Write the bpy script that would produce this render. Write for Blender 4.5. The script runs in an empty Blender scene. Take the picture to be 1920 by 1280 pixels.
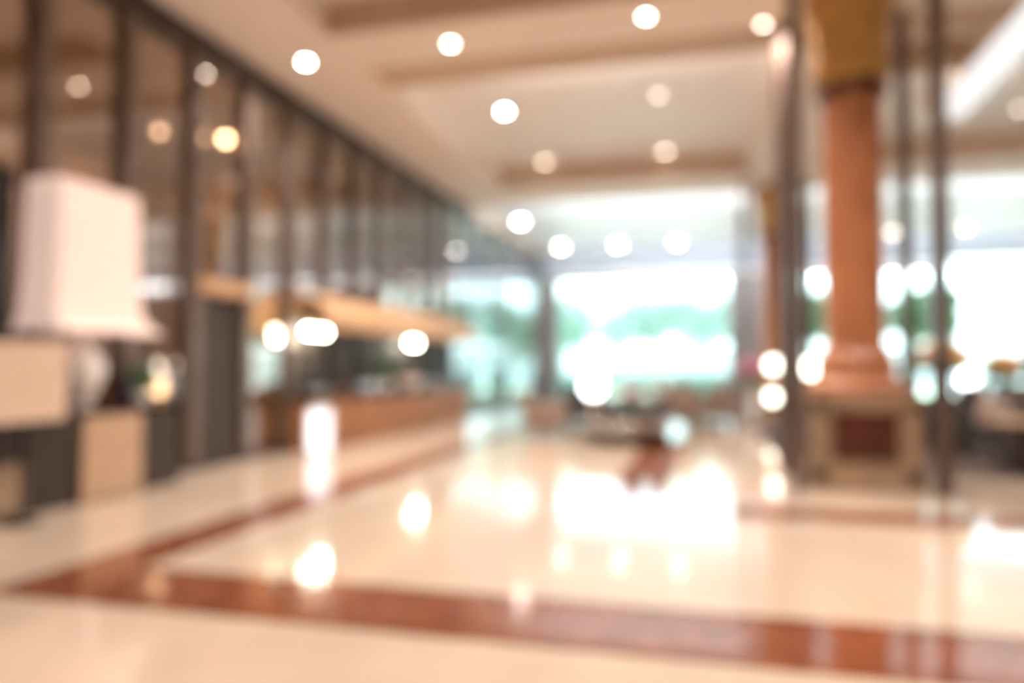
import bpy, bmesh, math, random
from mathutils import Vector, Matrix
random.seed(7)
S = bpy.context.scene
C = S.collection
PI = math.pi

# ---------------------------------------------------------------- camera
YAW, PITCH, CAM_H, F = math.radians(14.5), math.radians(1.92), 1.4, 1400.0
HOR, CX = 687.0, 960.0
cd = bpy.data.cameras.new('camera'); cam = bpy.data.objects.new('camera', cd); C.objects.link(cam)
cam.location = (0, 0, CAM_H); cam.rotation_euler = (PI/2 + PITCH, 0, YAW)
cd.sensor_width = 36; cd.lens = F*36/1920; cd.clip_start = 0.05; cd.clip_end = 300
cd.dof.use_dof = True; cd.dof.focus_distance = 0.6; cd.dof.aperture_fstop = 1.3; cd.dof.aperture_blades = 0
S.camera = cam

# ---------------------------------------------------------------- sky, exposure, portal
w = bpy.data.worlds.new('sky'); S.world = w; w.use_nodes = True
bg = w.node_tree.nodes['Background']
bg.inputs[0].default_value = (0.84, 0.93, 1.0, 1); bg.inputs[1].default_value = 3.1
S.view_settings.view_transform = 'Standard'; S.view_settings.look = 'None'
S.view_settings.exposure = 1.14; S.view_settings.gamma = 1; S.view_settings.use_curve_mapping = False
S.cycles.use_denoising = True; S.cycles.use_adaptive_sampling = False
S.cycles.sample_clamp_indirect = 6; S.cycles.max_bounces = 8; S.cycles.transparent_max_bounces = 16
S.cycles.caustics_reflective = True; S.cycles.caustics_refractive = False
FAR = 31.3            # far glazed wall (y)
WL = -6.7             # left glass wall (x)
WR = 14.0
BACK = -7.0
SOFF = 6.0; PAN = 6.45
def area(name, loc, rot, sx, sy, energy, col, portal=False):
    l = bpy.data.lights.new(name, 'AREA'); l.shape = 'RECTANGLE'; l.size = sx; l.size_y = sy
    l.energy = energy; l.color = col
    if portal: l.cycles.is_portal = True
    o = bpy.data.objects.new(name, l); C.objects.link(o); o.location = loc; o.rotation_euler = rot
    return o
area('window_portal', (3.6, FAR+0.15, 2.7), (-PI/2, 0, 0), 20.6, 5.3, 1, (1,1,1), True)
sd = bpy.data.lights.new('sun', 'SUN'); sd.energy = 9.0; sd.angle = 0.02; sd.color = (1, .96, .88)
sun = bpy.data.objects.new('sun', sd); C.objects.link(sun); sun.rotation_euler = (math.radians(-42), 0, math.radians(12))
WARM = (1.0, 0.86, 0.765)

# ---------------------------------------------------------------- materials
def mat(name, col, rough=0.5, metal=0.0, emit=0.0, ecol=None, var=0.0, scale=3.0, stretch=None, col2=None, spec=0.5, trans=0.0):
    m = bpy.data.materials.new(name); m.use_nodes = True
    nt = m.node_tree; b = nt.nodes['Principled BSDF']
    b.inputs['Base Color'].default_value = (*col, 1); b.inputs['Roughness'].default_value = rough
    b.inputs['Metallic'].default_value = metal; b.inputs['Specular IOR Level'].default_value = spec
    b.inputs['Transmission Weight'].default_value = trans
    if emit:
        b.inputs['Emission Color'].default_value = (*(ecol or col), 1); b.inputs['Emission Strength'].default_value = emit
    if var or col2:
        tc = nt.nodes.new('ShaderNodeTexCoord'); mp = nt.nodes.new('ShaderNodeMapping')
        nz = nt.nodes.new('ShaderNodeTexNoise'); nz.inputs['Scale'].default_value = scale
        nz.inputs['Detail'].default_value = 5; nz.inputs['Distortion'].default_value = 0.7
        if stretch: mp.inputs['Scale'].default_value = stretch
        mx = nt.nodes.new('ShaderNodeMix'); mx.data_type = 'RGBA'
        c2 = col2 or tuple(max(0, c*(1-var)) for c in col)
        mx.inputs[6].default_value = (*col, 1); mx.inputs[7].default_value = (*c2, 1)
        cr = nt.nodes.new('ShaderNodeValToRGB'); cr.color_ramp.elements[0].position = .38; cr.color_ramp.elements[1].position = .66
        nt.links.new(tc.outputs['Object'], mp.inputs[0]); nt.links.new(mp.outputs[0], nz.inputs['Vector'])
        nt.links.new(nz.outputs['Fac'], cr.inputs[0]); nt.links.new(cr.outputs[0], mx.inputs[0])
        nt.links.new(mx.outputs[2], b.inputs['Base Color'])
    return m
def emitter(name, col, strength):
    m = bpy.data.materials.new(name); m.use_nodes = True; nt = m.node_tree; nt.nodes.clear()
    e = nt.nodes.new('ShaderNodeEmission'); e.inputs[0].default_value = (*col, 1); e.inputs[1].default_value = strength
    o = nt.nodes.new('ShaderNodeOutputMaterial'); nt.links.new(e.outputs[0], o.inputs[0])
    return m
def pane(name, tint, gloss, fac, rough=0.0, fres=False):
    m = bpy.data.materials.new(name); m.use_nodes = True; nt = m.node_tree; nt.nodes.clear()
    t = nt.nodes.new('ShaderNodeBsdfTransparent'); t.inputs[0].default_value = (*tint, 1)
    g = nt.nodes.new('ShaderNodeBsdfGlossy'); g.inputs[0].default_value = (*gloss, 1); g.inputs[1].default_value = rough
    mx = nt.nodes.new('ShaderNodeMixShader'); o = nt.nodes.new('ShaderNodeOutputMaterial')
    if fres:
        f = nt.nodes.new('ShaderNodeFresnel'); f.inputs[0].default_value = 1.45; nt.links.new(f.outputs[0], mx.inputs[0])
    else:
        mx.inputs[0].default_value = fac
    nt.links.new(t.outputs[0], mx.inputs[1]); nt.links.new(g.outputs[0], mx.inputs[2]); nt.links.new(mx.outputs[0], o.inputs[0])
    return m
M = dict(
    marble=mat('cream_marble', (.65, .53, .42), .08, var=.12, scale=.9, spec=.6),
    granite=mat('red_granite', (.27, .085, .038), .10, var=.35, scale=6, spec=.7),
    ceil=mat('ceiling_paint', (.88, .79, .71), .7, var=.03),
    ceil_pan=mat('ceiling_panel_paint', (.90, .85, .81), .55, var=.03),
    header=mat('blue_grey_header_paint', (.36, .40, .44), .6, var=.05),
    ceil_daylit=mat('daylit_ceiling_paint', (.86, .90, .94), .5, var=.02),  # copy of the panel paint with cool window daylight put into its colour
    tan=mat('tan_trim_paint', (.58, .43, .31), .7, var=.05),
    dark=mat('dark_bronze', (.055, .040, .032), .35, .4, var=.2),
    post=mat('bronze_post', (.17, .125, .105), .35, .5, var=.2),
    mull=mat('mullion_bronze', (.19, .145, .12), .4, .3, var=.2),
    shop_wall=mat('shop_wall_paint', (.56, .42, .31), .8, var=.25, scale=1.0),
    shop_floor=mat('shop_floor', (.30, .22, .16), .4, var=.2),
    wall=mat('lobby_wall_paint', (.55, .46, .38), .7, var=.1),
    pier=mat('grey_pier_stone', (.20, .17, .155), .35, var=.2),
    frame=mat('grey_window_frame', (.16, .17, .18), .4, .3, var=.1),
    carpet=mat('brown_carpet', (.105, .072, .058), .95, var=.3, scale=12),
    black=mat('black_lacquer', (.012, .010, .009), .18, var=.2),
    espresso=mat('espresso_wood', (.045, .032, .024), .65, var=.3, stretch=(1,1,8)),
    beige=mat('beige_panel', (.55, .38, .25), .6, var=.1),
    orange=mat('orange_marble', (.55, .23, .11), .25, var=.3, scale=3, stretch=(1,1,.35)),
    orange_dark=mat('dark_amber_ring', (.15, .05, .018), .3, var=.2),
    gold=mat('gold_leaf', (.62, .36, .11), .42, .25, var=.25),
    redpanel=mat('dark_red_stone', (.10, .028, .018), .2, var=.3),
    ped=mat('beige_pedestal_stone', (.40, .28, .18), .35, var=.2),
    wood=mat('orange_wood', (.36, .15, .055), .6, var=.35, stretch=(1, .3, 6)),
    cream=mat('cream_board', (.78, .60, .47), .7, var=.05),
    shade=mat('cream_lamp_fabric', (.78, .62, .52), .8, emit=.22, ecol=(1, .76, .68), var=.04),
    white=mat('white_ceramic', (.86, .85, .84), .2, var=.02),
    canopy=mat('tan_canopy_fabric', (.62, .38, .20), .6, var=.1),
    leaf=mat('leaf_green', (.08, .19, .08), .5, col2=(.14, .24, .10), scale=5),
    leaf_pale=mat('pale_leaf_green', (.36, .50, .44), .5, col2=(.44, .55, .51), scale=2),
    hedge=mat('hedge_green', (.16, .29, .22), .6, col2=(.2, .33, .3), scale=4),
    bark=mat('bark', (.16, .12, .09), .9, var=.4),
    pave=mat('pale_paving', (.75, .76, .74), .8, var=.1),
    lawn=mat('lawn_green', (.25, .45, .20), .9, var=.2, scale=8),
    far_wall=mat('white_render_wall', (.62, .68, .68), .8, var=.06),
    ceramic_blue=mat('pale_blue_glaze', (.66, .78, .95), .15, var=.04), ceramic_grey=mat('grey_glaze', (.42, .46, .50), .15, var=.05),
    silver=mat('polished_steel', (.80, .83, .86), .12, .95),
    glassw=mat('clear_glassware', (.85, .92, .96), .03, trans=.85),
    taupe=mat('taupe_upholstery', (.26, .18, .135), .85, var=.15, scale=10),
    charcoal=mat('charcoal_upholstery', (.05, .045, .043), .8, var=.2, scale=10),
    blush=mat('blush_cushion', (.66, .50, .42), .85, var=.05),
    pink=mat('pink_petals', (.85, .32, .48), .6, var=.15),
    petal_white=mat('white_petals', (.90, .89, .86), .6, var=.04),
    petal_orange=mat('orange_petals', (1.0, .60, .26), .6, var=.15),
    fruit=mat('orange_fruit_skin', (.85, .36, .10), .4, var=.1),
    blue=mat('indigo_glaze', (.08, .06, .32), .2, var=.1),
    ring=mat('lamp_trim', (.8, .74, .66), .35, .2),
    lit_hi=emitter('lit_lens_strong', (1, .90, .78), 70),
    lit_mid=emitter('lit_lens_medium', (1, .84, .68), 24),
    lit_lo=emitter('lit_lens_soft', (1, .82, .70), 9),
    lit_dim=emitter('lit_lens_dim', (1, .80, .62), 5),
    lit_bulb=emitter('lit_bulb', (1, .95, .72), 28),
    lit_amber=emitter('lit_amber_bulb', (1, .72, .36), 14),
    lit_globe=emitter('lit_globe', (1, .90, .74), 5),
    glint_glow=emitter('lit_glint', (.92, .96, 1), 5),
    lit_strip=emitter('lit_strip', (1, .96, .94), .5),
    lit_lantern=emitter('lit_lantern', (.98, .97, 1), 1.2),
    glass_wall=pane('bronze_reflective_glass', (.62, .52, .44), (.80, .74, .69), .34, .02),
    glass_clear=pane('grey_tinted_glass', (.80, .84, .84), (.85, .88, .9), .30, .02),
    glass_win=pane('clear_window_glass', (.88, .975, .955), (1, 1, 1), 0, 0, True),
)

# ---------------------------------------------------------------- mesh helpers
def obj(name, bm, m, parent=None, smooth=False, loc=None):
    me = bpy.data.meshes.new(name); bm.to_mesh(me); bm.free()
    me.materials.append(M[m] if isinstance(m, str) else m)
    if smooth:
        for p in me.polygons: p.use_smooth = True
    o = bpy.data.objects.new(name, me); C.objects.link(o)
    if parent is not None: o.parent = parent
    if loc: o.location = loc
    return o
def bx(bm, x0, x1, y0, y1, z0, z1, bev=0.0):
    r = bmesh.ops.create_cube(bm, size=1)
    vs = r['verts']
    for v in vs:
        v.co = Vector(((x0+x1)/2 + v.co.x*(x1-x0), (y0+y1)/2 + v.co.y*(y1-y0), (z0+z1)/2 + v.co.z*(z1-z0)))
    if bev:
        es = list({e for v in vs for e in v.link_edges})
        bmesh.ops.bevel(bm, geom=es, offset=bev, segments=2, affect='EDGES', profile=.5)
    return bm
def box(*a, **k): return bx(bmesh.new(), *a, **k)
def lathe(prof, n=40, bm=None, c=(0, 0, 0)):
    bm = bm or bmesh.new(); rings = []
    for r, z in prof:
        if r < 1e-5: rings.append([bm.verts.new((c[0], c[1], c[2]+z))])
        else: rings.append([bm.verts.new((c[0]+r*math.cos(2*PI*i/n), c[1]+r*math.sin(2*PI*i/n), c[2]+z)) for i in range(n)])
    for a, b in zip(rings, rings[1:]):
        for i in range(n):
            j = (i+1) % n
            vs = [a[i % len(a)], a[j % len(a)], b[j % len(b)], b[i % len(b)]]
            u = []
            for v in vs:
                if v not in u: u.append(v)
            if len(u) > 2:
                try: bm.faces.new(u)
                except ValueError: pass
    bmesh.ops.recalc_face_normals(bm, faces=bm.faces)
    return bm
def tube(pts, r, n=10, bm=None):
    bm = bm or bmesh.new(); rings = []
    rs = r if isinstance(r, (list, tuple)) else [r]*len(pts)
    P = [Vector(p) for p in pts]
    for k, p in enumerate(P):
        d = (P[min(k+1, len(P)-1)] - P[max(k-1, 0)]).normalized()
        u = d.cross(Vector((0, 0, 1)))
        if u.length < .01: u = Vector((1, 0, 0))
        u.normalize(); v = d.cross(u)
        rings.append([bm.verts.new(p + (u*math.cos(2*PI*i/n) + v*math.sin(2*PI*i/n))*rs[k]) for i in range(n)])
    for a, b in zip(rings, rings[1:]):
        for i in range(n): bm.faces.new((a[i], a[(i+1) % n], b[(i+1) % n], b[i]))
    bm.faces.new(rings[0]); bm.faces.new(rings[-1][::-1])
    bmesh.ops.recalc_face_normals(bm, faces=bm.faces)
    return bm
def ball(r, c=(0, 0, 0), bm=None, sub=3, sc=(1, 1, 1)):
    bm = bm or bmesh.new()
    q = bmesh.ops.create_icosphere(bm, subdivisions=sub, radius=r)
    for v in q['verts']: v.co = Vector((c[0]+v.co.x*sc[0], c[1]+v.co.y*sc[1], c[2]+v.co.z*sc[2]))
    return bm
def leaves(blobs, n, size, bm=None):
    """n small bent leaf blades scattered through the shells of ellipsoids"""
    bm = bm or bmesh.new()
    for _ in range(n):
        (cx, cy, cz, rx, ry, rz) = random.choice(blobs)
        d = Vector((random.gauss(0, 1), random.gauss(0, 1), random.gauss(0, 1))).normalized()*random.uniform(.55, 1)
        p = Vector((cx+d.x*rx, cy+d.y*ry, cz+d.z*rz))
        a = Vector((random.gauss(0, 1), random.gauss(0, 1), random.gauss(0, .6))).normalized()*size*random.uniform(.6, 1.3)
        b = a.cross(Vector((random.gauss(0, 1), random.gauss(0, 1), random.gauss(0, 1)))).normalized()*size*.35
        v = [bm.verts.new(p), bm.verts.new(p+a*.5+b), bm.verts.new(p+a), bm.verts.new(p+a*.5-b)]
        bm.faces.new(v)
    return bm
def struct(name, bm, m, parent=None, smooth=False):
    o = obj(name, bm, m, parent, smooth)
    if parent is None: o['kind'] = 'structure'
    return o
def tag(o, label, cat, group=None, kind=None):
    o['label'] = label; o['category'] = cat
    if group: o['group'] = group
    if kind: o['kind'] = kind
    return o
def thing(name, label, cat, loc=(0, 0, 0), rz=0, group=None):
    o = bpy.data.objects.new(name, None); C.objects.link(o); o.empty_display_size = .2
    o.location = loc; o.rotation_euler = (0, 0, rz)
    return tag(o, label, cat, group)
def dup(root, loc, rz=0, label=None, group=None):
    r = root.copy(); C.objects.link(r); r.location = loc; r.rotation_euler = (0, 0, rz)
    if label: r['label'] = label
    if group: r['group'] = group
    for ch in list(root.children):
        c = ch.copy(); C.objects.link(c); c.parent = r
        for g in list(ch.children):
            d = g.copy(); C.objects.link(d); d.parent = c
    return r
def pt(px, z):
    """a ground point from a picture column and a distance along the view"""
    xc = (px-CX)/F*z
    return xc*math.cos(YAW) - z*math.sin(YAW), xc*math.sin(YAW) + z*math.cos(YAW)
def ceil_pt(px, py, h):
    z = (h-CAM_H)*F/(HOR-py); x, y = pt(px, z); return x, y

# ---------------------------------------------------------------- the room
struct('floor', box(WL-3.6, WR, BACK, FAR+.1, -.2, 0), 'marble')
bm = bmesh.new()                                        # large frame of red granite let into the marble
bx(bm, -4.34, WR-.2, 3.69, 4.46, 0, .003)
bx(bm, -4.34, -3.80, 4.46, 26, 0, .003)
struct('trim_1', bm, 'granite')
bm = bmesh.new(); bx(bm, -1.07, WR-.2, 7.3, 7.9, 0, .003); bx(bm, -1.07, -.42, 7.9, 24, 0, .003)
struct('trim_2', bm, 'granite')
o = obj('carpet', box(1.05, WR-.1, 10.55, 19.4, 0, .012, bev=.003), 'carpet'); tag(o, 'dark brown carpet under the lounge seats right of the column', 'carpet')

# ceiling: soffit grid at 6.0 with recessed panels above
bm = bmesh.new()
for x0, x1, y0, y1 in [(WL, -5.06, BACK, 20.6), (-5.06, WR, 9.3, 10.5), (-5.06, WR, 18.4, 20.6),
                       (1.0, 2.5, BACK, 9.3), (1.0, 2.5, 11.4, 18.4), (-5.06, 1.0, -1.6, 0)]:
    bx(bm, x0, x1, y0, y1, SOFF, PAN+.2)
struct('ceiling', bm, 'ceil')
bm = bmesh.new()
bx(bm, -5.06, WR, 10.5, 11.4, SOFF+.04, PAN+.2)
bx(bm, -5.06, WR, 18.36, 18.4, SOFF+.0, PAN)
bx(bm, -5.06, 1.0, 9.26, 9.3, SOFF, PAN)
bx(bm, 2.5, WR, 12.7, 13.1, SOFF+.1, PAN+.2)
bx(bm, WL+.05, -5.4, 5.2, 5.6, SOFF-.02, SOFF+.05)
struct('trim_3', bm, 'tan')
bm = bmesh.new()
bx(bm, -5.06, WR, BACK, 20.6, PAN, PAN+.25)
struct('ceiling_panels', bm, 'ceil_pan')
struct('ceiling_far', box(WL, WR, 20.6, FAR+.1, 6.25, 6.6), 'ceil_daylit')
struct('wall_back', box(WL-3.6, WR, BACK-.2, BACK, 0, 7), 'wall')
struct('wall_right', box(WR, WR+.2, BACK, FAR+.1, 0, 7), 'wall')

# ---------------------------------------------------------------- left glass wall
struct('trim_4', box(WL-.12, WL+.10, BACK, FAR, 5.62, 5.97, bev=.01), 'dark')
struct('baseboard_left', box(WL-.08, WL+.05, BACK, FAR, 0, .12), 'dark')
ys = [7.4 + 1.2*i for i in range(-6, 20)]
ys = [y for y in ys if y < FAR-.4]
n = 0
for i, y in enumerate(ys):
    n += 1
    y1 = ys[i+1] if i+1 < len(ys) else FAR
    if 4.5 < y and y < 26: wd = .10
    else: wd = .08
    r = bpy.data.objects.new('window_%d' % n, None); C.objects.link(r); r['kind'] = 'structure'; r.location = (WL, y, 0)
    far = y > 19.0                                   # slim framing and clear glass beyond the bar
    if far: wd = .03
    obj('mullion', box(-.03, .04, -wd, wd, .12, 5.62, bev=.008) if far else box(-.10, .12, -wd, wd, .12, 5.62, bev=.01), 'mull', r)
    z0 = 2.5 if abs(y-8.6) < .1 else .12
    obj('glass', box(-.012, .012, wd, y1-y-.08, z0, 5.62), 'glass_clear' if far else 'glass_wall', r)
    obj('transom', box(-.03, .04, wd, y1-y-.08, 2.5 if z0 > 1 else 3.25, 2.62 if z0 > 1 else 3.31), 'mull', r)
# dark service door in the bay beside the desk
d = bpy.data.objects.new('door_1', None); C.objects.link(d); d['kind'] = 'structure'; d.location = (WL, 8.6, 0)
obj('door_leaf', box(-.03, .03, .1, 1.12, .12, 2.40, bev=.006), 'espresso', d)
obj('lintel', box(-.04, .16, .02, 1.18, 2.42, 2.60, bev=.01), 'canopy', d)
obj('door_handle', tube([(.05, .95, .9), (.09, .95, .92), (.09, .95, 1.4), (.05, .95, 1.42)], .012), 'silver', d)
# rooms behind the glass
struct('wall_left', box(-10.4, -10.2, BACK, FAR, 0, 7), 'shop_wall')
bm = bmesh.new()
for y in (3.2, 12.2, 20.6): bx(bm, -10.2, WL-.15, y-.08, y+.08, 0, 6)
struct('wall_partition', bm, 'shop_wall')
struct('ceiling_shop', box(-10.4, WL, BACK, FAR, 6.0, 6.3), 'shop_wall')
sx = box(-10.2, WL-.15, BACK, FAR, 0, .01); struct('floor_shop', sx, 'shop_floor')

# ---------------------------------------------------------------- far glazed wall
def win(k, x0, x1, nx, z0=.1, z1=5.3):
    r = bpy.data.objects.new('window_%d' % k, None); C.objects.link(r); r['kind'] = 'structure'; r.location = (x0, FAR, 0)
    W_ = x1-x0; b = bmesh.new()
    bx(b, 0, W_, -.06, .06, z1-.09, z1); bx(b, 0, W_, -.06, .06, z0, z0+.09)
    bx(b, 0, .09, -.06, .06, z0, z1); bx(b, W_-.09, W_, -.06, .06, z0, z1)
    for i in range(1, nx): bx(b, W_*i/nx-.022, W_*i/nx+.022, -.04, .04, z0, z1)
    bx(b, 0, W_, -.04, .04, 3.65, 3.71)
    obj('window_frame', b, 'frame', r)
    obj('glass', box(.05, W_-.05, -.006, .006, z0+.05, z1-.05), 'glass_win', r)
win(101, -6.1, 1.0, 4, .1, 5.05); win(102, 3.3, 5.2, 1, .1, 5.05); win(103, 5.5, 8.3, 2, .1, 5.05); win(104, 8.75, 11.5, 2, .1, 5.5)
win(105, -9.9, -8.75, 1, .1, 3.9); win(106, -8.3, -6.95, 1, .1, 5.0)
bm = bmesh.new()
bx(bm, WL-3.6, WR, FAR-.1, FAR+.15, 0, .1); bx(bm, -9.9, -8.75, FAR-.3, FAR+.15, 3.9, 5.05); bx(bm, -8.3, -6.95, FAR-.3, FAR+.15, 5.0, 5.05)
for x0, x1 in ((WL-3.6, -9.9), (-8.75, -8.3), (-6.95, -6.1), (1.0, 3.3), (5.2, 5.5), (8.3, 8.75), (11.5, WR)): bx(bm, x0, x1, FAR-.3, FAR+.15, 0, 5.05)
struct('wall_far', bm, 'pier')
bm = bmesh.new(); bx(bm, WL-3.6, 8.75, FAR-.05, FAR+.15, 5.05, 6.6); bx(bm, 8.75, WR, FAR-.05, FAR+.15, 5.5, 6.6)
struct('trim_5', bm, 'header')

# ---------------------------------------------------------------- outside
struct('ground', box(-40, 50, FAR+.15, 80, -.3, -.02), 'pave')
struct('lawn', box(-40, 50, FAR+6.5, FAR+11, -.02, .02), 'lawn')
def hedge(x0, x1, y, h, label):
    b = bmesh.new(); bl = []
    for i in range(int((x1-x0)/.6)): bl.append((x0+.3+i*.6, y, h*.5, .42, .45, h*.5))
    o = obj('hedge', leaves(bl, 3800, .22), 'hedge'); tag(o, label, 'hedge')
hedge(-9, 2.2, FAR+7.5, 1.1, 'long clipped pale green hedge outside the large centre window')
hedge(2.6, 8.4, FAR+5.0, 1.3, 'short thick hedge outside behind the big orange column')
def tree(x, y, h, r, label, m='leaf_pale'):
    t = thing('tree', label, 'tree', (x, y, 0), 0, 'trees outside the windows')
    obj('trunk', tube([(0, 0, -.03), (.05, 0, h*.35), (0, .1, h*.6)], [.16, .12, .07]), 'bark', t, True)
    bl = [(random.uniform(-r, r)*.55, random.uniform(-r, r)*.5, h*.62+random.uniform(-.3, .45)*r, r*.6, r*.6, r*.5) for _ in range(7)]
    obj('crown', leaves(bl, 3600, .34), m, t)
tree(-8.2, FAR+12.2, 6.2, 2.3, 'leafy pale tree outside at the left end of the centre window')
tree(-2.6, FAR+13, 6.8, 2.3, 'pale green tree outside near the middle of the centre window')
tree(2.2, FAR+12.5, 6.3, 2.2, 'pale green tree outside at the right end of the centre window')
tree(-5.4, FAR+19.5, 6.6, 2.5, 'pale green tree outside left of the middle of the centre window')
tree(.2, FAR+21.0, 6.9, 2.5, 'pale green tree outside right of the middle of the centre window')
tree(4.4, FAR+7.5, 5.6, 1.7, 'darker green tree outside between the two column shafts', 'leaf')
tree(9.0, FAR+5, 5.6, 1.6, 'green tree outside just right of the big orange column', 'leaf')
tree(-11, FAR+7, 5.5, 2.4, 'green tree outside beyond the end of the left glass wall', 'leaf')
o = struct('wall_garden', box(-30, 40, FAR+24, FAR+24.3, -.02, 2.6), 'far_wall')

# ---------------------------------------------------------------- columns
def make_column(label):
    t = thing('lobby_column', label, 'column', (1.75, 9.74, 0), 0, 'orange columns in a row')
    h = .58
    p = bmesh.new()
    bx(p, -h-.03, h+.03, -h-.03, h+.03, 0, .10, bev=.01)
    bx(p, -h+.05, h-.05, -h+.05, h-.05, .1, 1.0)
    for sx_ in (-1, 1):
        for sy_ in (-1, 1):
            bx(p, sx_*h-(.16 if sx_ > 0 else 0), sx_*h+(0 if sx_ > 0 else .16), sy_*h-(.16 if sy_ > 0 else 0), sy_*h+(0 if sy_ > 0 else .16), .1, 1.0, bev=.006)
    bx(p, -h, h, -h, h, .1, .24); bx(p, -h, h, -h, h, .90, 1.0)
    bx(p, -h-.03, h+.03, -h-.03, h+.03, 1.0, 1.08, bev=.012)
    obj('pedestal', p, 'ped', t)
    for k in range(4):
        q = box(-.34, .34, -h+.02, -h+.049, .34, .88, bev=.008)
        bmesh.ops.rotate(q, verts=q.verts, cent=(0, 0, 0), matrix=Matrix.Rotation(k*PI/2, 3, 'Z'))
        obj('inset_panel', q, 'redpanel', t)
    obj('column_base', lathe([(0, 1.08), (.56, 1.08), (.58, 1.14), (.55, 1.2), (.47, 1.24), (.45, 1.3), (.44, 1.34), (.46, 1.38), (.44, 1.5), (.38, 1.56), (.37, 1.62), (.36, 1.64)], 48), 'orange', t, True)
    obj('shaft', lathe([(.335, 1.62), (.34, 2.6), (.335, 3.8), (.325, 4.70)], 48), 'orange', t, True)
    obj('neck_ring', lathe([(.35, 4.64), (.40, 4.67), (.42, 4.72), (.40, 4.78), (.37, 4.82)], 48), 'orange_dark', t, True)
    obj('capital', lathe([(.37, 4.80), (.43, 4.88), (.44, 4.95), (.42, 5.02), (.42, 5.5), (.45, 5.6), (.50, 5.72), (.52, 5.8), (.52, 5.99), (0, 5.99)], 48), 'gold', t, True)
    for sx_ in (-1, 1):
        for sy_ in (-1, 1):
            obj('corner_post', box(sx_*.74-.075, sx_*.74+.075, sy_*.74-.075, sy_*.74+.075, 0, 5.99, bev=.008), 'post', t)
    return t
c0 = make_column('large orange marble column with gold capital on a panelled pedestal, nearest the viewer')
dup(c0, (1.75, 20.3, .0), 0, 'smaller looking orange column far behind the large one, near the windows')

# ---------------------------------------------------------------- ceiling lamps
proto = {}
def downlight(x, y, h, label, lens='lit_mid', r=.05, energy=0, col=WARM, grp='recessed ceiling downlights'):
    key = (lens, r)
    if key not in proto:
        t = thing('ceiling_light', label, 'downlight', (x, y, h), 0, grp)
        obj('trim_ring', lathe([(r+.005, -.001), (r+.035, -.001), (r+.04, -.012), (r+.02, -.022), (r+.003, -.012), (r+.005, -.001)], 28), 'ring', t, True)
        obj('lens', lathe([(0, -.006), (r, -.008), (r, -.002), (0, -.002)], 28), lens, t)
        proto[key] = t
    else:
        t = dup(proto[key], (x, y, h), 0, label, grp)
    if energy:
        l = bpy.data.lights.new('lamp_beam', 'SPOT'); l.energy = energy; l.color = col; l.spot_size = math.radians(128); l.spot_blend = .6
        l.shadow_soft_size = .12
        b = bpy.data.objects.new('lamp_beam', l); C.objects.link(b); b.location = (x, y, h-.03)
    return t
E = 250
for px, py, h, lens, label, en in [
    (568, 108, SOFF, 'lit_hi', 'downlight in the ceiling border above the top end of the glass wall', E),
    (843, 73, SOFF, 'lit_mid', 'downlight in the near crossbeam, right of the one over the glass wall', E),
    (1215, 20, SOFF, 'lit_mid', 'downlight in the near crossbeam at the top edge, left of the column', E),
    (1438, 35, SOFF, 'lit_lo', 'soft pinkish downlight just left of the column capital', 0),
    (1500, 12, SOFF, 'lit_lo', 'soft pinkish downlight beside the dark post left of the gold capital', E),
    (1238, 172, PAN, 'lit_lo', 'soft downlight at the upper right of the recessed ceiling panel', E),
    (770, 235, PAN, 'lit_dim', 'faint downlight at the left side of the recessed ceiling panel', E),
    (870, 320, PAN, 'lit_dim', 'faint downlight at the far left corner of the recessed ceiling panel', 0),
    (1250, 280, PAN, 'lit_dim', 'faint downlight at the far right of the recessed ceiling panel', E),
    (1022, 300, PAN, 'lit_dim', 'faint downlight at the far middle of the recessed ceiling panel', 0),
    (1678, 434, 6.25, 'lit_mid', 'downlight seen directly right of the big orange column shaft', 0),
    (1815, 425, 6.25, 'lit_mid', 'downlight over the right window, further right than the column', 0),
    (1402, 447, 6.25, 'lit_dim', 'dim downlight seen against the dark pier by the second column', 0),
    (1052, 462, 6.25, 'lit_hi', 'second from the left in the far row of downlights', 0),
    (987, 465, 6.25, 'lit_mid', 'leftmost in the far row of downlights above the centre window', 0),
    (1160, 457, 6.25, 'lit_hi', 'downlight in the middle of the far row above the centre window', 0),
    (1272, 452, 6.25, 'lit_hi', 'rightmost bright downlight of the far row above the centre window', 0),
    (976, 413, 6.25, 'lit_hi', 'bright downlight standing alone just above the far row at left', 0)]:
    x, y = ceil_pt(px, py, h)
    downlight(x, y, h, label, lens, .05 if y < 17 else .115, en)
x, y = ceil_pt(946, 203, PAN)
downlight(x, y, PAN, 'brightest white downlight in the middle of the recessed ceiling panel', 'lit_hi', .065, 600)
for x, y in ((-1.9, 2.0), (.9, 2.0), (3.6, 2.0), (-3.2, 6.2), (.2, 6.2), (3.6, 6.2), (7.5, 6.2)):
    downlight(x, y, PAN, 'downlight in the ceiling above the viewer, outside the picture', 'lit_lo', .05, E*1.15, grp='downlights above the viewer')
for x, y in ((6, 12), (10, 15.5), (6, 16.5)):
    downlight(x, y, PAN, 'downlight in the side ceiling right of the column, outside the picture', 'lit_lo', .05, E*1.2, grp='side ceiling downlights')
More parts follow.
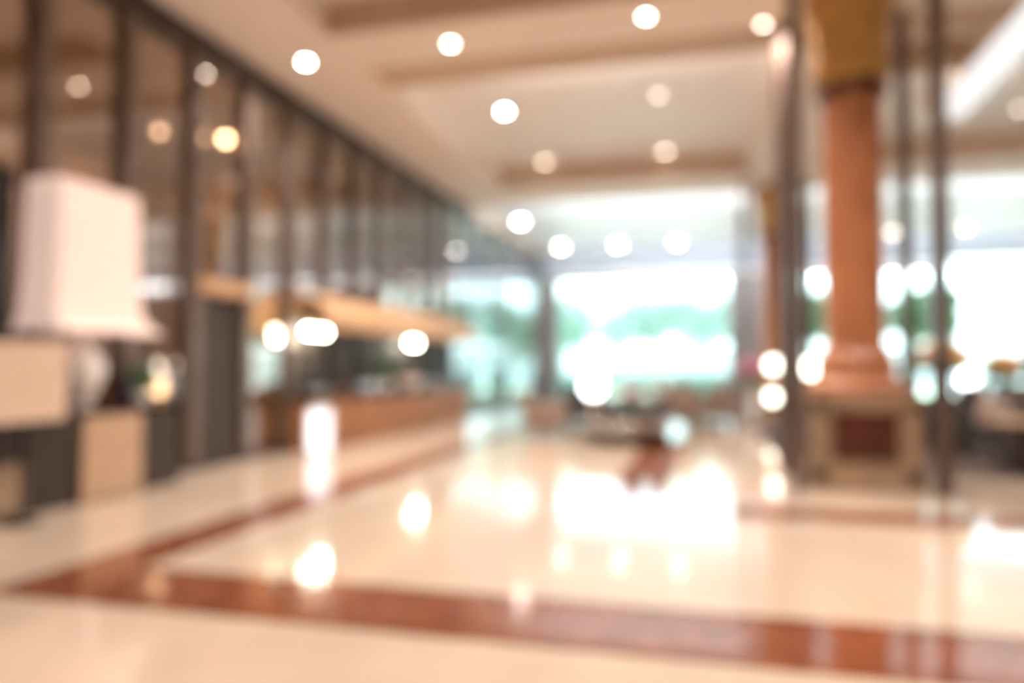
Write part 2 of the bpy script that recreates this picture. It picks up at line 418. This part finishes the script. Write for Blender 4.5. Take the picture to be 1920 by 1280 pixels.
# hidden cove strips added to brighten the ceiling, behind the beams and over the windows
def uplight(x0, x1, y, z, label, energy, col, tilt):
    t = thing('added_uplight', label, 'ceiling light', ((x0+x1)/2, y, z)); hl = (x1-x0)/2  # added light with no visible source, only there to brighten the ceiling
    obj('trough', box(-hl, hl, -.02, .03, -.05, .05), 'ring', t)
    l = area('uplight_beam', ((x0+x1)/2, y+.06*(1 if abs(tilt) < PI else 1)*(1 if tilt > 0 else -1), z+.06), (tilt, 0, 0), x1-x0, .12, energy, col)
    return t
uplight(-3.6, .6, 11.44, 6.14, 'cove strip added on the hidden far face of the near crossbeam to brighten the ceiling', 22, WARM, math.radians(110))
uplight(-5, 13.5, 20.64, 6.06, 'cove strip added on the hidden far face of the second crossbeam to brighten the ceiling', 1100, (.88, .93, 1), math.radians(110))
uplight(-6, 13.5, FAR-.42, 5.2, 'cool light strip added along the head of the far windows to brighten the ceiling', 35, (.80, .90, 1), -math.radians(140))
uplight(2.7, 13.5, 13.14, 6.14, 'cove strip added in the side ceiling right of the column to brighten it', 50, WARM, math.radians(110))
# downlights added to brighten the glazed shop
for i, y in enumerate((5, 8, 10.5, 14.5, 18, 23)):
    downlight(-8.6, y, 6.0, 'downlight added in the shop ceiling to brighten the room behind the glass wall', 'lit_dim', .05, 420, grp='added shop ceiling downlights')
# linear light in the side ceiling
t = thing('linear_ceiling_light', 'long white linear light running along the ceiling right of the column', 'ceiling light', (4.32, 9, 6.02))
obj('housing', box(-.36, .36, 0, 6.4, .0, .42), 'ring', t)
obj('diffuser', box(-.32, .32, .05, 6.35, -.02, .0), 'lit_strip', t)
# lamps inside the glazed shop
def shop_pendant(px, py, z, label, m, k):
    x, y = pt(px, z); h = CAM_H + (HOR-py)/F*z
    t = thing('shop_pendant', label, 'pendant lamp', (x, y, h), 0, 'pendants behind the glass')
    obj('cord', tube([(0, 0, .1), (0, 0, 5.99-h)], .008, 6), 'dark', t)
    obj('lamp_cap', lathe([(.02, .14), (.05, .12), (.06, .05), (0, .05)], 20), 'gold', t, True)
    obj('bulb', ball(.055, bm=None), m, t, True)
for a in [(293, 243, 11.2, 'dim greyish pendant behind the glass, leftmost of the row of four', emitter('lit_faint_bulb', (1, .84, .68), 12), 0),
          (340, 248, 11.0, 'peach coloured pendant behind the glass, second from the left of four', emitter('lit_peach_bulb', (1, .74, .58), 32), 0),
          (376, 254, 11.2, 'faint pendant behind the glass, between the peach and the yellow one', emitter('lit_faint_bulb_2', (1, .84, .60), 9), 0),
          (418, 257, 11.0, 'bright yellow pendant behind the glass, rightmost of the row of four', emitter('lit_yellow_bulb', (1, .82, .56), 60), 0),
          (80, 118, 10.0, 'pink tinted pendant added for a lamp reflection, high behind the glass in the top left corner', emitter('lit_pink_bulb', (1, .62, .48), 12), 0),  # bulb added in place of a ceiling lamp's reflection in the glass
          (430, 128, 11.5, 'faint pendant added for a lamp reflection high behind the glass, above the yellow one', M['lit_dim'], 0)]:  # bulb added where the glass wall would mirror the border downlight
    shop_pendant(*a)

# ---------------------------------------------------------------- concierge desk group
t = thing('concierge_desk', 'long black concierge desk with beige front panel against the glass wall', 'desk', (-6.16, 4.4, 0))
b = bmesh.new(); bx(b, -.42, -.02, 0, 3.38, .0, .90); obj('desk_body', b, 'espresso', t)
obj('desk_top', box(-.43, .03, -.02, 3.42, .90, .96, bev=.01), 'black', t)
obj('front_panel', box(-.02, .03, 1.9, 2.72, .02, .89, bev=.008), 'beige', t)
obj('front_panel', box(-.02, .015, .2, 1.25, .05, .5, bev=.008), 'ped', t)
t = thing('table_lamp', 'huge lit table lamp with boxy cream shade and white urn body on the desk', 'lamp', (-6.38, 6.52, .96))
obj('lamp_body', lathe([(0, 0), (.11, 0), (.12, .03), (.07, .07), (.14, .16), (.21, .32), (.22, .45), (.16, .58), (.07, .66), (.05, .72), (.03, .74), (.03, .9), (0, .9)], 36), 'white', t, True)
b = bmesh.new()                                         # rectangular shade, flaring out at its lower hem, open below
prof = [(.80, .34, .86), (.87, .29, .74), (.98, .25, .62), (1.3, .24, .575), (2.28, .235, .55), (2.34, .21, .52)]
rings = []
for z, ax, ay in prof:
    ring = []
    for (qx, qy) in ((1, 1), (-1, 1), (-1, -1), (1, -1)):
        cr_ = .07
        for k in range(5):
            a = {(1, 1): 0, (-1, 1): PI/2, (-1, -1): PI, (1, -1): 1.5*PI}[(qx, qy)] + k*PI/8
            ring.append(b.verts.new((qx*(ax-cr_) + cr_*math.cos(a), qy*((ay if qy > 0 else min(ay, .60))-cr_) + cr_*math.sin(a), z)))
    rings.append(ring)
for r0, r1 in zip(rings, rings[1:]):
    for i in range(len(r0)): b.faces.new((r0[i], r0[(i+1) % len(r0)], r1[(i+1) % len(r0)], r1[i]))
b.faces.new(rings[-1])
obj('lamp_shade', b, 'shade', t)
# board on a stand
t = thing('sign_stand', 'blank cream notice board on a dark stand in front of the desk', 'sign', (-5.88, 5.40, 0))
obj('board', box(-.02, .02, -.42, .42, .90, 1.62, bev=.012), 'cream', t)
obj('post', tube([(-.04, 0, .02), (-.04, 0, 1.3)], .02), 'black', t, True)
obj('base', lathe([(0, 0), (.16, 0), (.16, .02), (.03, .035), (0, .035)], 32, c=(-.04, 0, 0)), 'black', t, True)
# dark wall panel behind the lamp
t = thing('wall_cabinet', 'tall black wall cabinet at the left edge behind the cream lamp', 'cabinet', (-6.57, 4.30, .97))
obj('body', box(-.06, .14, 0, 1.42, 0, 2.35, bev=.008), 'black', t)
obj('door', box(.14, .16, .03, .69, .04, 2.3, bev=.004), 'black', t); obj('door', box(.14, .16, .73, 1.39, .04, 2.3, bev=.004), 'black', t)
obj('knob', ball(.03, (.19, .64, 1.1)), 'gold', t, True); obj('knob', ball(.03, (.19, .78, 1.1)), 'gold', t, True)
# small things on the desk
def vase(x, y, z, label, m='glassw', s=1.0):
    o = obj('vase', lathe([(0, 0), (.055*s, 0), (.075*s, .08*s), (.07*s, .2*s), (.04*s, .27*s), (.05*s, .32*s), (.045*s, .32*s), (.03*s, .26*s), (.06*s, .2*s), (.06*s, .05*s), (0, .03*s)], 28), m, None, True, (x, y, z))
    return tag(o, label, 'vase')
t = thing('potted_plant', 'small leafy green plant in a pale pot beside the white lamp urn', 'plant', (-6.26, 7.24, .96))
obj('pot', lathe([(0, 0), (.07, 0), (.095, .16), (.085, .16), (.07, .03), (0, .03)], 28), 'white', t, True)
obj('foliage', leaves([(0, 0, .30, .13, .13, .15)], 260, .08), 'leaf', t)
t = thing('candle_lamp', 'small amber glowing table lamp on the desk near its far end', 'lamp', (-6.24, 7.50, .96))
obj('base', lathe([(0, 0), (.06, 0), (.06, .02), (.015, .04), (.015, .12), (0, .12)], 24), 'gold', t, True)
obj('glass_shade', lathe([(.05, .10), (.075, .16), (.07, .26), (.045, .30), (0, .30)], 24), emitter('amber_shade', (1, .62, .32), 1.6), t, True)
vase(-6.48, 7.62, .96, 'tall clear glass vase behind the amber lamp on the desk', s=1.7)
vase(-6.24, 7.70, .96, 'clear glass vase at the far end of the desk', s=1.2)
vase(-6.50, 7.36, .96, 'indigo blue vase behind the green potted plant', 'blue', 1.3)

# ---------------------------------------------------------------- bar along the glass wall
t = thing('bar_counter', 'long orange wood bar counter with dark top along the glass wall', 'bar counter', (-6.2, 10.95, 0))
obj('counter_body', box(-.38, 0, 0, 8.2, 0, .84), 'wood', t)
obj('counter_top', box(-.40, .05, -.03, 8.25, .84, .90, bev=.01), 'black', t)
for k in range(6):
    obj('door', box(0, .018, .08+k*1.36, 1.34+k*1.36, .10, .80, bev=.005), 'wood', t)
t = thing('bar_back_cabinet', 'dark back cabinet behind the bar counter under the tan canopy', 'cabinet', (-6.60, 11.2, .905))
obj('body', box(-.015, .02, 0, 7.9, 0, 1.34), 'espresso', t)
for z in (.35, .75): obj('shelf', box(.02, .07, .05, 7.85, z, z+.025), 'espresso', t)
t = thing('bar_canopy', 'curved tan canopy projecting over the bar', 'canopy', (-6.56, 10.9, 2.14))
b = bmesh.new(); N = 8
pr = [(0, .50), (.20, .48), (.40, .41), (.56, .30), (.66, .15), (.70, 0), (.66, 0), (.62, .13), (.52, .26), (.38, .36), (.2, .43), (0, .45)]
A = [b.verts.new((p[0], 0, p[1])) for p in pr]; B = [b.verts.new((p[0], 8.1, p[1]-.0)) for p in pr]
for i in range(len(pr)): b.faces.new((A[i], A[(i+1) % len(pr)], B[(i+1) % len(pr)], B[i]))
b.faces.new(A[::-1]); b.faces.new(B)
obj('canopy_shell', b, 'canopy', t)
obj('valance', box(.64, .68, 0, 8.1, -.12, .02), 'canopy', t)
def bar_light(px, py, label, offs, x=-6.38):
    k = (px-CX)/F; y = (-x*math.cos(YAW) + k*x*math.sin(YAW)*-1)/(math.sin(YAW)-k*math.cos(YAW))
    z = -x*math.sin(YAW)+y*math.cos(YAW); h = CAM_H + (HOR-py)/F*z
    t = thing('pendant_lamp', label, 'pendant lamp', (x, y, h), 0, 'bar pendants')
    obj('rail', tube([(0, -.25, .16), (0, .25, .16)], .012), 'dark', t, True)
    obj('rod', tube([(0, 0, .16), (0, 0, 2.592-h)], .01), 'dark', t, True)
    l = bpy.data.lights.new('pendant_glow', 'POINT'); l.energy = 12; l.color = (1, .93, .78); l.shadow_soft_size = .06
    lo = bpy.data.objects.new('pendant_glow', l); C.objects.link(lo); lo.location = (x+.12, y, h-.1)
    for dy in offs:
        obj('bulb', ball(.05, (0, dy, 0)), 'lit_bulb', t, True)
        obj('socket', tube([(0, dy, .04), (0, dy, .16)], .018), 'gold', t, True)
bar_light(593, 622, 'triple bulb pendant glowing white over the near end of the bar', (-.28, -.1, .08, .28))
bar_light(775, 643, 'triple bulb pendant glowing white over the far end of the bar', (-.14, 0, .16))
def on_bar(px, x=-6.26):
    k = (px-CX)/F
    return x, (-x*math.cos(YAW) - k*x*math.sin(YAW))/(math.sin(YAW)-k*math.cos(YAW))
def bowl(px, label, m, r=.16, x=-6.27):
    X, Y = on_bar(px, x)
    o = obj('bowl', lathe([(0, 0), (r*.4, 0), (r*.5, .01), (r*.9, r*.5), (r, r*.8), (r*.94, r*.8), (r*.8, r*.45), (r*.4, .03), (0, .03)], 32), m, None, True, (X, Y, .90))
    return tag(o, label, 'bowl'), X, Y
bowl(597, 'pale grey ceramic bowl on the near end of the bar', 'ceramic_grey', .17)
bowl(640, 'dark wooden bowl on the bar between the two pale ceramic bowls', 'wood', .15)
bowl(688, 'pale blue ceramic bowl on the middle of the bar', 'ceramic_blue', .24)
bowl(815, 'dull steel bowl at the far end of the bar', 'silver', .2)
X, Y = on_bar(725); t = thing('potted_plant', 'green plant in a pot on the bar beside the orange fruit', 'plant', (X, Y, .90))
obj('pot', lathe([(0, 0), (.09, 0), (.12, .2), (.11, .2), (.08, .03), (0, .03)], 28), 'white', t, True)
obj('foliage', leaves([(0, 0, .42, .15, .2, .2)], 320, .09), 'leaf', t)
o, X, Y = bowl(765, 'wide white bowl holding oranges on the bar', 'white', .30)
k = 0
for (dx, dy, dz) in [(0, 0, .10), (.135, .02, .15), (-.13, .06, .15), (.01, .15, .15), (-.02, -.14, .15), (.06, .05, .235), (-.05, -.05, .245)]:
    k += 1
    f = obj('orange', ball(.065, sub=2), 'fruit', None, True, (X+dx, Y+dy, .9+dz)); tag(f, 'round orange in the pile in the white bowl on the bar', 'fruit', 'oranges in the white bowl')
# floor lantern before the bar
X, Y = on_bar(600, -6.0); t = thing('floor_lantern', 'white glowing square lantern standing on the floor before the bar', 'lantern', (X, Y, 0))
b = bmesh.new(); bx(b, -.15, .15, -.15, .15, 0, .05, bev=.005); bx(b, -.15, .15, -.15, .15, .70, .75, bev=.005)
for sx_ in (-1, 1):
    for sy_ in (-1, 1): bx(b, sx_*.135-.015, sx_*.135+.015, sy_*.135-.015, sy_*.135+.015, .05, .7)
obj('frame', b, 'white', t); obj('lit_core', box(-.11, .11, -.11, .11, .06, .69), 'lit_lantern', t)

# ---------------------------------------------------------------- lounge furniture
def armchair(label, loc, rz, m, cush=None, s=1.0):
    t = thing('armchair', label, 'armchair', loc, rz); t.scale = (s, s, s)
    obj('seat', box(-.34, .34, -.36, .30, .20, .44, bev=.04), m, t, True)
    b = bmesh.new(); bx(b, -.36, .36, .26, .42, .20, .92, bev=.06)
    for v in b.verts: v.co.y += max(0, v.co.z-.4)*.22
    obj('backrest', b, m, t, True)
    for q in (-1, 1):
        obj('armrest', box(min(q*.34, q*.46), max(q*.34, q*.46), -.36, .36, .18, .64, bev=.045), m, t, True)
    for qx in (-1, 1):
        for qy in (-1, 1):
            obj('leg', tube([(qx*.36, qy*.30, 0), (qx*.34, qy*.28, .20)], [.016, .028]), 'espresso', t, True)
    if cush:
        b = box(-.22, .22, -.06, .06, -.2, .2, bev=.055)
        bmesh.ops.rotate(b, verts=b.verts, cent=(0, 0, 0), matrix=Matrix.Rotation(.22, 3, 'X')@Matrix.Rotation(.3, 3, 'Y'))
        o = obj('cushion', b, cush, None, True)
        o.matrix_world = Matrix.Translation(loc) @ Matrix.Rotation(rz, 4, 'Z') @ Matrix.Translation((0, .12, .665))
        tag(o, 'blush pink cushion propped in the armchair at the right edge', 'cushion')
    return t
G = .014
x, y = pt(1178, 14.0)
t = thing('round_table', 'round dark table with a steel banded drum base in the middle of the lobby', 'table', (x, y, 0))
obj('tabletop', lathe([(0, .56), (.90, .56), (.96, .58), (.97, .61), (.93, .63), (0, .63)], 56), 'espresso', t, True)
obj('drum_base', lathe([(0, .02), (.74, .02), (.76, .05), (.76, .56), (0, .56)], 48), 'espresso', t, True)
obj('steel_band', lathe([(.762, .24), (.79, .26), (.79, .44), (.762, .46)], 48), 'silver', t, True)
obj('foot', lathe([(0, 0), (.66, 0), (.66, .02), (0, .02)], 40), 'black', t)
cx0, cy0 = x, y
def make_glint(x, y, z, label, m, r=.14, stem=.14, cat='lamp'):  # added glowing globe that stands in for a bright glint
    t = thing('glint_globe', label, cat, (x, y, z))
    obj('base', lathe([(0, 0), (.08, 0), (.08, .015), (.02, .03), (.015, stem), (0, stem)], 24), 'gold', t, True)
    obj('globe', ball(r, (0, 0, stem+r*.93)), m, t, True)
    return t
def flowers(x, y, z, label, petal, n=150, r=.24, hh=.45, sz=.07, vasem='glassw'):
    t = thing('flower_vase', label, 'flowers', (x, y, z))
    obj('vase', lathe([(0, 0), (.07, 0), (.10, .08), (.09, .2), (.05, .27), (.06, .3), (.05, .3), (.04, .26), (.08, .18), (.085, .08), (0, .02)], 28), vasem, t, True)
    b = bmesh.new(); g = bmesh.new()
    for i in range(n//9):
        a, e = random.uniform(0, 2*PI), random.uniform(-.3, 1.2)
        p = (r*math.cos(a)*math.cos(e)*random.uniform(.5, 1), r*math.sin(a)*math.cos(e)*random.uniform(.5, 1), hh+r*.75*math.sin(e))
        ball(sz*random.uniform(.7, 1.1), p, b, 2, (1, 1, .7)); tube([(0, 0, .2), (p[0]*.5, p[1]*.5, .2+(p[2]-.2)*.6), p], .005, 4, g)
    obj('blossoms', b, petal, t, True)
    leaves([(0, 0, hh-.05, r*.8, r*.8, r*.5)], n, sz*1.3, g)
    obj('stems', g, 'leaf', t)
    return t
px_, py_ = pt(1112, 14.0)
make_glint(px_, py_, .63, 'large white globe added as a sun glint, glowing on the left of the round table', 'glint_glow', .20, .22)  # added in place of a sun glint from outside
px_, py_ = pt(1182, 13.7)
flowers(px_, py_, .63, 'vase of pink flowers on the middle of the round table', 'pink', 170, .20, .22, .07)
px_, py_ = pt(1235, 14.2)
flowers(px_, py_, .63, 'vase of white flowers on the right of the round table', 'petal_white', 170, .18, .34, .07)
x, y = pt(1025, 15.0); armchair('taupe armchair left of the round table, nearest the bar', (x, y, 0), PI*.5, 'taupe')
x, y = pt(1262, 16.2); armchair('taupe armchair directly behind the round table', (x, y, .003), -.3, 'taupe', s=1.1)
x, y = pt(1105, 16.6); armchair('charcoal armchair close behind the left half of the round table', (x, y, 0), .35, 'charcoal', s=1.05)
x, y = pt(1335, 17.5); armchair('taupe armchair right of the one behind the round table', (x, y, 0), -.6, 'taupe', s=1.05)
x, y = pt(1325, 21.5); armchair('dark armchair left of the far column, close to the window', (x, y, 0), -.9, 'charcoal', s=1.0)
x, y = pt(1090, 21.0); armchair('charcoal armchair far behind the round table, close to the window', (x, y, 0), .5, 'charcoal')
# two-globe floor lamps by the far column
def twin_lamp(px, z, label, m):
    x, y = pt(px, z)
    t = thing('floor_lamp', label, 'floor lamp', (x, y, G))
    obj('base', lathe([(0, 0), (.17, 0), (.17, .02), (.03, .04), (0, .04)], 28), 'black', t, True)
    obj('pole', tube([(0, 0, .03), (0, 0, 1.32)], .015), 'gold', t, True)
    obj('globe', ball(.15, (0, 0, 1.42)), m, t, True)
    obj('globe', ball(.13, (-.03, -.02, .66)), m, t, True)
twin_lamp(1450, 17.8, 'floor lamp with two glowing globes left of the nearest column', 'lit_globe')
x, y = pt(1522, 17.6)
t = thing('floor_lamp', 'floor lamp with one glowing globe seen close beside the big column', 'floor lamp', (x, y, G))
obj('base', lathe([(0, 0), (.17, 0), (.17, .02), (.03, .04), (0, .04)], 28), 'black', t, True)
obj('pole', tube([(0, 0, .03), (0, 0, 1.25)], .015), 'gold', t, True); obj('globe', ball(.2, (0, 0, 1.36)), 'lit_globe', t, True)
x, y = pt(1410, 17.6); t = flowers(x, y, G, 'tall white floor vase of pink flowers beside the twin globe lamp', 'pink', 220, .30, 1.3, .10, 'white')
obj('tall_vase', lathe([(0, 0), (.14, 0), (.17, .1), (.12, .5), (.08, .9), (.10, 1.0), (.08, 1.0), (.06, .9), (0, .88)], 28), 'white', t, True)
bpy.data.objects.remove([c for c in t.children if c.name.startswith('vase')][0])
# low dark planter wall along the carpet edge
t = thing('bench', 'low dark upholstered bench along the carpet edge before the far column', 'bench', (1.5, 12.0, G))
obj('seat', box(-.22, .22, 0, 3.2, .18, .40, bev=.03), 'charcoal', t, True)
for qx in (-.17, .17):
    for qy in (.15, 3.05): obj('leg', tube([(qx, qy, 0), (qx, qy, .18)], .02), 'espresso', t, True)
# right lounge group
x, y = pt(1745, 12.4); armchair('charcoal armchair just right of the big column pedestal', (x, y, G), -1.9, 'charcoal', s=1.2)
x, y = pt(1862, 11.0); armchair('charcoal armchair with a blush cushion at the right edge', (x, y, G), -.35, 'charcoal', 'blush', 1.0)
x, y = pt(1925, 9.9); t = thing('side_table', 'dark brown cabinet table with beige top cut by the right edge', 'side table', (x, y, G))
obj('table_body', box(-.30, .30, -.3, .3, .04, .62, bev=.01), 'espresso', t); obj('tabletop', box(-.36, .36, -.36, .36, .62, .68, bev=.012), 'beige', t)
x, y = pt(1815, 13.4); t = thing('console_table', 'dark console table behind the right hand armchairs', 'table', (x, y, G), YAW)
obj('tabletop', box(-.9, .9, -.25, .25, .78, .84, bev=.01), 'espresso', t)
for qx in (-.82, .82):
    for qy in (-.19, .19): obj('leg', box(qx-.03, qx+.03, qy-.03, qy+.03, 0, .78), 'espresso', t)
obj('shelf', box(-.84, .84, -.21, .21, .2, .23), 'espresso', t)
x1_, y1_ = pt(1770, 13.4); flowers(x1_, y1_, .84+G, 'vase of orange flowers on the console, left of the pair', 'petal_orange', 380, .44, .66, .12)
x1_, y1_ = pt(1880, 13.5); flowers(x1_, y1_, .84+G, 'vase of orange flowers on the console, right of the pair', 'petal_orange', 300, .34, .52, .11)
x1_, y1_ = pt(1814, 13.0); make_glint(x1_, y1_, .84+G, 'pale blue white globe added as a glass highlight between the two orange bouquets', 'glint_glow', .13, .20)  # added glow in place of the highlight on a glass vase
x, y = pt(1700, 15.5); armchair('charcoal armchair in the second row behind the big column', (x, y, G), 2.6, 'charcoal')
x, y = pt(1890, 17.0); armchair('taupe armchair far back in front of the right window', (x, y, G), 2.9, 'taupe', s=1.1)
x, y = pt(1800, 19.0); armchair('taupe armchair furthest back near the right window', (x, y, G), 3.4, 'taupe', s=1.1)
